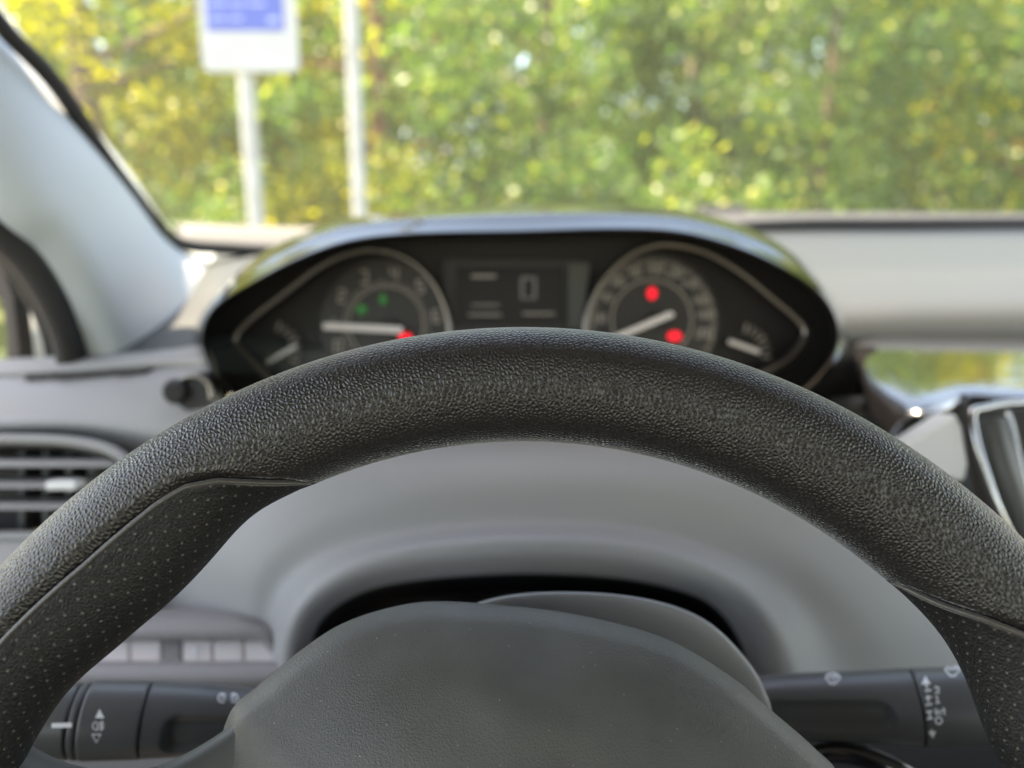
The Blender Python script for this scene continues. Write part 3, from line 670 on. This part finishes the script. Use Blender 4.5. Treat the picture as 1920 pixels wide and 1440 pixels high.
# airbag pad
HN = WC - nD * .030
pad_px = [(402, 1440), (432, 1335), (484, 1285), (560, 1222), (640, 1170), (735, 1138), (820, 1128), (950, 1136), (1100, 1156), (1250, 1198), (1370, 1268), (1450, 1335), (1530, 1405), (1575, 1460), (1600, 1600), (1560, 1800), (1400, 2000), (985, 2100), (560, 2000), (420, 1800), (385, 1600)]
po = [on_plane(x, y, HN, nD) for x, y in pad_px]
po = [Vector(q) for q in cr(po, 8, True)]
pc = on_plane(985, 1620, HN, nD)
rows = []
for s in list(np.linspace(0.02, .9, 26)) + list(np.linspace(.915, 1.0, 14)):
    h = .030 * (1 - s ** 2.6) - .004 * max(0, (s - .93) / .07) ** 2 + .004
    rows.append([pc.lerp(q, s) + nD * h for q in po])
rows.append([q.lerp(pc, .004) - nD * .006 for q in po]); rows.append([q.lerp(pc, .02) - nD * .012 for q in po])
dimple = on_plane(1000, 1190, HN, nD)
for r in rows:
    for i, q in enumerate(r):
        d2 = ((q - dimple) - nD * (q - dimple).dot(nD)); L = d2.length
        r[i] = q - nD * .0012 * math.exp(-(L / .009) ** 2) + nD * .0012 * math.exp(-((L - .018) / .008) ** 2)
v, f = grid(rows, closed_u=True); k = len(v); v.append(pc + nD * .034); n = len(po)
f += [(k, (j + 1) % n, j) for j in range(n)]
mk('airbag_cover', v, f, M['pad'], sw)
# spokes and back shell
def slab(name, pts, thick, mat):
    """pts: (x, u0, u1, n) stations along the spoke in wheel-plane metres"""
    rows = []
    for x, u0, u1, h in pts:
        sec = []; m = (u0 + u1) / 2; a = (u1 - u0) / 2
        for k in range(20):
            w = 2 * math.pi * k / 20; cu, sn = math.cos(w), math.sin(w)
            sec.append(WC + xx * x + uu * (m + a * math.copysign(abs(cu) ** .45, cu)) + nD * (h + thick / 2 * math.copysign(abs(sn) ** .6, sn)))
        rows.append(sec)
    v, f = grid(loft(rows, 1, 6, True), True); return mk(name, v, f, mat, sw)
slab('spoke', [(-.04, -.05, .085, -.034), (-.07, -.045, .070, -.032), (-.09, -.035, .052, -.028), (-.11, -.03, .042, -.022), (-.13, -.035, .045, -.012), (-.15, -.045, .06, -.002)], .022, M['shell'])
slab('spoke', [(.03, -.05, .045, -.040), (.07, -.045, .040, -.034), (.09, -.035, .035, -.028), (.11, -.03, .025, -.022), (.13, -.035, .028, -.012), (.15, -.045, .04, -.002)], .022, M['shell'])
rows = []
for x, w, h in ((-.05, .05, -.034), (-.09, .035, -.03), (-.12, .03, -.02), (-.15, .035, -.004)):
    rows.append([WC + uu * x + xx * (w * math.copysign(abs(math.cos(a)) ** .45, math.cos(a))) + nD * (h + .011 * math.copysign(abs(math.sin(a)) ** .6, math.sin(a))) for a in [2 * math.pi * k / 20 for k in range(20)]])
v, f = grid(loft(rows, 1, 6, True), True, flip=True); mk('spoke', v, f, M['shell'], sw)

# ------------------------------------------------------------------ steering column shroud
colm = thing('steering_column', 'dark grey column shroud just behind the airbag cover', 'shroud', P(1000, 1250, .3))
co_px = [(690, 1400), (715, 1300), (760, 1220), (825, 1165), (905, 1128), (1000, 1112), (1130, 1113), (1240, 1130), (1325, 1165), (1390, 1225), (1432, 1290), (1450, 1370), (1440, 1600), (690, 1600)]
rows = []
for k, d in ((.2, .268), (.7, .262), (.96, .260), (1.0, .264), (1.0, .275), (.98, .32), (.95, .40), (.93, .50)):
    rows.append([P(1000 + (x - 1000) * k * (.262 / d) ** .25, 1300 + (y - 1300) * k * (.262 / d) ** .0, d) for x, y in co_px])
v, f = grid(loft(rows, 6, 5, True), True); mk('shroud', v, f, M['shroud'], colm, solid=.003)

# ------------------------------------------------------------------ stalks
def stalk(name, label, A, B, prof, parts, squash=.94, recess=None):
    """A->B axis; prof: list of (s, radius) split into named parts; recess=(s0,s1,angle0,angle1,depth)"""
    root = thing(name, label, 'stalk', A)
    ax = (B - A).normalized(); L = (B - A).length
    toc = (EYE - A); toc -= ax * toc.dot(ax); fz = toc.normalized(); up = fz.cross(ax); up = up if up.z > 0 else -up
    for nm, s0, s1, mat, caps in parts:
        ss = [p for p in prof if s0 - 1e-6 <= p[0] <= s1 + 1e-6]
        fine = np.linspace(s0, s1, 60); rr = np.interp(fine, [p[0] for p in prof], [p[1] for p in prof])
        # rounded shoulders at both ends of each part
        rows = []
        for s, r in zip(fine, rr):
            ed = min(s - s0, s1 - s) * L
            if ed < .0012 and caps: r -= .0012 - math.sqrt(max(0, .0012 ** 2 - (.0012 - ed) ** 2))
            row = []
            for k in range(64):
                w = 2 * math.pi * k / 64; rad = r
                if recess:
                    q0, q1, a0, a1, dp = recess
                    aa = math.degrees(w); aa = aa - 360 if aa > 180 else aa
                    # rounded mask
                    u = (s - q0) * L; u2 = (q1 - s) * L
                    vv = min((aa - a0), (a1 - aa)) * math.pi / 180 * r
                    m_ = min(u, u2, vv); rr_ = .006
                    if min(u, u2) < rr_ and vv < rr_: m_ = rr_ - math.hypot(rr_ - min(u, u2), rr_ - vv)
                    t_ = min(1, max(0, m_ / .0022)); rad -= dp * t_ * t_ * (3 - 2 * t_)
                row.append(A + ax * (s * L) + fz * (rad * math.cos(w)) + up * (rad * squash * math.sin(w)))
            rows.append(row)
        v, f = grid(rows, True, flip=ax.x < 0)
        n = 64; f.append(tuple(range(n)) if ax.x < 0 else tuple(range(n))[::-1]); m = len(rows) - 1
        f.append(tuple(m * n + k for k in range(n))[::-1] if ax.x < 0 else tuple(m * n + k for k in range(n)))
        mk(nm, v, f, mat, root, auto=50)
    def hit(px, py):
        r = ray(px, py); o = EYE - A
        # work in (fz, up/squash) cross-section coordinates
        ox, oy = o.dot(fz), o.dot(up) / squash; dx, dy = r.dot(fz), r.dot(up) / squash
        rad = prof[1][1]
        for _ in range(4):
            a = dx * dx + dy * dy; b = ox * dx + oy * dy; c = ox * ox + oy * oy - rad * rad; di = b * b - a * c
            t = (-b - math.sqrt(max(di, 0))) / a
            p = EYE + r * t; s = (p - A).dot(ax) / L; rad = float(np.interp(s, [q[0] for q in prof], [q[1] for q in prof]))
        nrm = (fz * ((p - A).dot(fz)) + up * ((p - A).dot(up))).normalized()
        return p, nrm
    return root, hit
A, B = P(560, 1345, .305), P(84, 1352, .282)
lst, hitL = stalk('light_stalk', 'light stalk with a white fog lamp symbol between two triangles', A, B,
    [(0, .0110), (.22, .0125), (.40, .0145), (.60, .0153), (.615, .0155), (.845, .0157), (.85, .0152), (.88, .0150), (1, .0143)],
    [('stalk_body', 0, .606, M['stalk'], False), ('rotary_ring', .612, .842, M['stalk'], True), ('collar', .846, .878, M['shell'], True), ('end_cap', .882, 1.0, M['stalk'], True)],
    recess=(.14, .53, -62, 4, .0032))
def tri(cx, cy, w, h): return [(cx - w / 2, cy + h / 2), (cx + w / 2, cy + h / 2), (cx, cy - h / 2)]
filled('symbol', [tri(187, 1338, 17, 17)], hitL, M['print'], lst)
ribbons('symbol', [([(173, 1377), (189, 1377), (181, 1392), (173, 1377), (189, 1377)], 2.6)], 2.6, hitL, M['print'], lst)
ribbons('symbol', [circ(181, 1361, 7, 10, 90, 270, 7.5) + [(183, 1368.5), (183, 1353.5)], [(186, 1356), (195, 1355)], [(186, 1361), (196, 1360)], [(186, 1366), (195, 1365)], [(191, 1351), (190, 1358), (192, 1363), (190, 1370)]], 2.2, hitL, M['print'], lst)
filled('pointer_line', [[(97, 1356), (135, 1355), (135, 1364), (97, 1365)]], hitL, M['print'], lst)
ribbons('symbol', [circ(417, 1309, 8, 12, 60, 300, 8) , [(414, 1304), (424, 1304)], [(414, 1310), (424, 1310)], circ(438, 1309, 8, 12, -120, 120, 8), [(432, 1304), (442, 1304)], [(432, 1310), (442, 1310)]], 2.2, hitL, M['print'], lst)

A, B = P(1360, 1325, .315), P(1930, 1325, .285)
rst, hitR = stalk('wiper_stalk', 'wiper stalk with white arrow scale reading 2 1 Int 0', A, B,
    [(0, .0120), (.2, .0140), (.55, .0152), (.62, .0157), (.66, .0158), (.9, .0160), (1, .0150)],
    [('stalk_body', 0, .640, M['stalk'], False), ('rotary_ring', .645, 1.0, M['stalk'], True)],
    recess=(.12, .56, -42, 10, .0030))
ribbons('symbol', [[(1737, 1284), (1740, 1310), (1743, 1340), (1747, 1372)]] + [[(1734 + i * .8, 1296 + i * 13), (1746 + i * .8, 1294 + i * 13)] for i in range(5)], 3.0, hitR, M['print'], rst)
filled('arrow_head', [[(1727, 1284), (1745, 1283), (1735, 1268)], [(1740, 1372), (1755, 1371), (1749, 1384)]], hitR, M['print'], rst)
ribbons('lettering', [([(1752, 1291), (1755, 1288), (1760, 1290), (1760, 1294), (1753, 1300), (1762, 1299)], 2.6), ([(1753, 1308), (1757, 1305), (1758, 1317), (1754, 1318), (1762, 1317)], 2.6),
    ([(1754, 1328), (1755, 1340)], 2.6), ([(1759, 1340), (1758, 1332), (1763, 1332), (1764, 1340)], 2.4), ([(1769, 1327), (1770, 1339), (1773, 1339)], 2.4), ([(1766, 1332), (1773, 1331)], 2.2),
    (circ(1760, 1351, 6, 14, ry=6.5), 2.6)], 2.6, hitR, M['print'], rst)
for cx, cy in ((1562, 1272), (1786, 1257)):
    ribbons('symbol', [circ(cx, cy + 10, 17, 10, 35, 145, 19) + [(cx - 4, cy + 11), (cx + 4, cy + 11), (cx + 14, cy - 1)], [(cx, cy + 8), (cx + 4, cy - 6)], [(cx - 8, cy - 2), (cx + 9, cy - 2)]], 2.6, hitR, M['print'], rst)
# gloss lever edge low on the right
lev = thing('adjuster_lever', 'gloss black lever edge low behind the airbag cover', 'lever', P(1600, 1430, .30))
ptube('lever', [(1500, 1425, .30), (1560, 1412, .295), (1620, 1420, .292), (1690, 1450, .29), (1760, 1500, .29)], [34, 36, 38, 40, 40], M['gloss'], lev)

# ------------------------------------------------------------------ outside: sign, posts, wiper
def road_post(name, label, cat, px, d, wpx, top, group=None):
    p = P(px, 430, d); root = thing(name, label, cat, (p.x, p.y, .06))
    v, f = tube([(p.x, p.y, -.3), (p.x, p.y, top)], px2m(wpx / 2, d), 20); mk('pole', v, f, M['postm'], root, auto=40)
    v, f = tube([(p.x, p.y, top), (p.x, p.y, top + .03)], [px2m(wpx / 2, d) * 1.1, px2m(wpx / 2, d) * .7], 20); mk('cap', v, f, M['postm'], root)
    return root, p
SD = 3.5
sign, p = road_post('parking_sign', 'white sign board with blue panel on a pale post', 'sign', 482, SD, 29, 2.85)
y0 = p.y - .06
def PY(px, py, Y):
    r = ray(px, py); return EYE + r * (Y / r.y)
bw = PY(561, 134, y0).x - PY(381, 134, y0).x; xc = PY(471, 130, y0).x; zb = PY(471, 134, y0).z; zt = zb + .62
def rrect(x0, x1, z0, z1, r, y, n=6):
    o = []
    for cx, cz, a0 in ((x1 - r, z1 - r, 0), (x0 + r, z1 - r, 90), (x0 + r, z0 + r, 180), (x1 - r, z0 + r, 270)):
        for k in range(n + 1):
            a = math.radians(a0 + 90 * k / n); o.append((cx + r * math.cos(a), y, cz + r * math.sin(a)))
    return o
def panel(name, o, th, mat, par, bevel=None):
    n = len(o); v = list(o) + [(a, b + th, c) for a, b, c in o]
    f = [tuple(range(n))[::-1], tuple(range(n, 2 * n))] + [(i, (i + 1) % n, (i + 1) % n + n, i + n) for i in range(n)]
    f = [t[::-1] for t in f]
    return mk(name, v, f, mat, par, smooth=False, bevel=bevel)
panel('board', rrect(xc - bw / 2, xc + bw / 2, zb, zt, .03, y0), .012, M['signw'], sign)
bz0 = PY(471, 58, y0).z
panel('blue_panel', rrect(xc - bw / 2 + .035, xc + bw / 2 - .055, bz0, zt - .06, .004, y0 - .003), .0028, M['signb'], sign)
for k in range(4):
    z = bz0 + .045 + k * .06; x = xc - bw / 2 + .05
    for j in range(3 if k else 2):
        w = random.uniform(.06, .095); panel('print_line', rrect(x, x + w, z, z + .012, .003, y0 - .006, 2), .0028, M['signp'], sign); x += w + .015
panel('pictogram', rrect(xc + bw / 2 - .13, xc + bw / 2 - .075, bz0 + .035, bz0 + .055, .008, y0 - .006, 4), .0028, M['signp'], sign)
for z in (zb + .15, zt - .15): panel('clamp', rrect(p.x - .06, p.x + .06, z - .02, z + .02, .004, y0 + .0125), .05, M['postm'], sign)
road_post('lamp_post', 'plain pale post standing bare right of the sign', 'post', 676, SD + .05, 26, 4.2)
# wiper parked on the cowl
wip = thing('windscreen_wiper', 'grey wiper arm end lying at the screen base', 'wiper', P(1365, 400, 1.16))
prism('arm_head', [(1318, 384), (1395, 382), (1402, 395), (1395, 412), (1310, 412), (1308, 394)], 1.15, 1.19, M['cowl'], wip, bevel=.004)
ptube('arm', [(1400, 405, 1.17), (1600, 409, 1.165), (2100, 411, 1.16)], [16, 12, 10], M['cowl'], wip)
wire = thing('overhead_cable', 'thin overhead cable crossing high before the right-hand trees', 'cable', P(1500, 40, 4.6))
v, f = tube(cr([P(-300, 120, 6.6), P(600, 40, 5.6), P(1200, 36, 5.2), P(1920, 46, 4.8), P(2600, 20, 4.6)], 8), .002, 6); mk('cable', v, f, M['cowl'], wire)

# ------------------------------------------------------------------ trees
def leaves(name, clumps, nleaf, size, mat, parent, seed):
    r = np.random.default_rng(seed); V = []; Fc = []
    cs = []
    for (c, rad) in clumps:
        cs.append(np.array(c) + r.normal(size=(nleaf, 3)) * np.array(rad) * .52)
    c = np.concatenate(cs); n = len(c)
    d = r.normal(size=(n, 3)); d[:, 2] -= .5; d /= np.linalg.norm(d, axis=1, keepdims=True)
    e = np.cross(d, r.normal(size=(n, 3))); e /= np.linalg.norm(e, axis=1, keepdims=True)
    nn = np.cross(d, e)
    s = size * r.uniform(.6, 1.25, size=(n, 1))
    v = np.stack([c, c + d * s * .5 + e * s * .32 + nn * s * .08, c + d * s, c + d * s * .5 - e * s * .32 + nn * s * .08], 1).reshape(-1, 3)
    if parent is not None: v = v - np.array(inv(parent))
    me = bpy.data.meshes.new(name)
    me.vertices.add(len(v)); me.vertices.foreach_set('co', v.ravel())
    me.loops.add(n * 4); me.loops.foreach_set('vertex_index', np.arange(n * 4, dtype=np.int32))
    me.polygons.add(n); me.polygons.foreach_set('loop_start', np.arange(0, n * 4, 4, dtype=np.int32)); me.polygons.foreach_set('loop_total', np.full(n, 4, dtype=np.int32))
    me.materials.append(mat); me.update(calc_edges=True); me.validate()
    return put(bpy.data.objects.new(name, me), parent)
def tree(label, X, Y, h, cr_, zc, rz, mat, bark, seed, trunk_r=.12, lean=0., nclump=60, nleaf=130, size=.10, fork=None, name='broadleaf_tree', cat='tree'):
    r = random.Random(seed); root = thing(name, label, cat, (X, Y, .06), 'trees behind the sign')
    pts = [Vector((X, Y, -.1)), Vector((X + lean * .3, Y, h * .22)), Vector((X + lean * .7, Y + .05, h * .45)), Vector((X + lean, Y, h * .8))]
    tp = cr(pts, 6); n = len(tp)
    v, f = tube(tp, [trunk_r * (1.15 - .8 * i / (n - 1)) for i in range(n)], 10)
    for k in range(9):
        i = int(n * (.25 + .65 * k / 9)); b = Vector(tp[i]); a = r.uniform(0, 6.28); L = cr_ * r.uniform(.5, .85)
        br = cr([b, b + Vector((math.cos(a) * L * .5, math.sin(a) * L * .5, L * .25)), b + Vector((math.cos(a) * L, math.sin(a) * L, L * r.uniform(.1, .6)))], 4)
        v2, f2 = tube(br, [trunk_r * .38 * (1 - .8 * q / (len(br) - 1)) for q in range(len(br))], 6)
        k0 = len(v); v += v2; f += [tuple(q + k0 for q in t) for t in f2]
    mk('trunk', v, f, bark, root)
    cl = []
    for k in range(nclump):
        while True:
            q = Vector((r.uniform(-1, 1), r.uniform(-1, 1), r.uniform(-1, 1)))
            if .25 < q.length < 1: break
        rad = r.uniform(.22, .5); cl.append(((X + lean * .7 + q.x * cr_, Y + q.y * cr_ * .8, zc + q.z * rz), (rad, rad, rad * .75)))
    leaves('crown', cl, nleaf, size, mat, root, seed)
    return root
def at(px, d): return (px - 960) / F * d
tree('yellow-leaved tree with thick brown trunk left of the sign', at(215, 7.0), 7.0, 6.5, 1.9, 3.1, 2.2, M['leaf_yellow'], M['bark'], 11, .16, -.1, 46)
tree('small yellow-green tree behind the sign board', at(520, 8.2), 8.2, 5.5, 1.7, 2.4, 2.2, M['leaf_yellow'], M['bark'], 12, .09, .1, 60)
tree('tree with a reddish trunk beside the bare post', at(725, 7.4), 7.4, 6.0, 1.7, 2.6, 2.0, M['leaf_green'], M['redbark'], 13, .13, -.02, 40)
tree('pale green tree over the middle of the hood', at(1010, 8.6), 8.6, 6.5, 2.0, 2.8, 2.5, M['leaf_green'], M['bark'], 14, .11, .1, 80)
tree('green tree left of the slender pale trunk', at(1290, 8.0), 8.0, 6.2, 1.9, 2.7, 2.4, M['leaf_green'], M['bark'], 15, .09, .0, 80)
tree('tree on a slender pale trunk above the dash top', at(1510, 6.6), 6.6, 5.5, 1.5, 3.4, 1.7, M['leaf_green'], M['bark'], 16, .045, .1, 50)
tree('dark green tree over the bright dash top', at(1700, 8.4), 8.4, 6.2, 1.9, 2.6, 2.4, M['leaf_dark'], M['bark'], 17, .1, .1, 80)
tree('yellowish tree at the far right edge', at(1930, 7.6), 7.6, 6.2, 1.8, 2.9, 2.3, M['leaf_yellow'], M['redbark'], 18, .11, -.1, 60)
tree('green tree at the far left edge behind the pillar', at(-120, 8.0), 8.0, 6.2, 1.9, 2.6, 2.4, M['leaf_green'], M['bark'], 19, .1, .1, 60)
tree('outermost green tree past the right edge', at(2350, 8.4), 8.4, 6.2, 1.9, 2.6, 2.4, M['leaf_green'], M['bark'], 20, .1, .1, 50)
# the wood behind
cl = []
r = random.Random(5)
for k in range(1500):
    x = r.uniform(-14, 14); y = r.uniform(10.5, 15.5); z = r.uniform(.2, 6.2); rad = r.uniform(.45, .9)
    cl.append(((x, y, z), (rad, rad, rad * .8)))
wood = leaves('woodland', cl, 130, .15, M['leaf_dark'], None, 31)
tag(wood, 'dense green wood filling the distance behind the trees', 'wood', kind='stuff')
# bushes along the verge
for i, (px, d, mt, lab) in enumerate(((330, 6.0, 'leaf_green', 'low green bush left of the sign post'), (600, 6.4, 'leaf_yellow', 'yellowish bush between the two posts'), (860, 6.6, 'leaf_green', 'green bush right of the bare post'), (1150, 6.8, 'leaf_dark', 'dark bush over the hood crest'), (1400, 6.4, 'leaf_green', 'bush behind the wiper arm'), (1750, 6.8, 'leaf_green', 'bush in front of the dark right-hand tree'))):
    X = at(px, d); root = thing('bush', lab, 'bush', (X, d, .06), 'bushes along the verge'); r = random.Random(60 + i)
    cl = [((X + r.uniform(-.8, .8), d + r.uniform(-.5, .5), .2 + r.uniform(0, 1.5)), (.3, .3, .3)) for _ in range(34)]
    leaves('foliage', cl, 110, .085, M[mt], root, 70 + i)
    v, f = [], []
    for k in range(6):
        v2, f2 = tube(cr([(X + r.uniform(-.1, .1), d, -.05), (X + r.uniform(-.3, .3), d + r.uniform(-.2, .2), .7), (X + r.uniform(-.7, .7), d + r.uniform(-.4, .4), 1.5)], 4), [.02, .02, .018, .016, .015, .012, .01, .008, .005], 6)
        k0 = len(v); v += v2; f += [tuple(q + k0 for q in t) for t in f2]
    mk('stem', v, f, M['bark'], root)
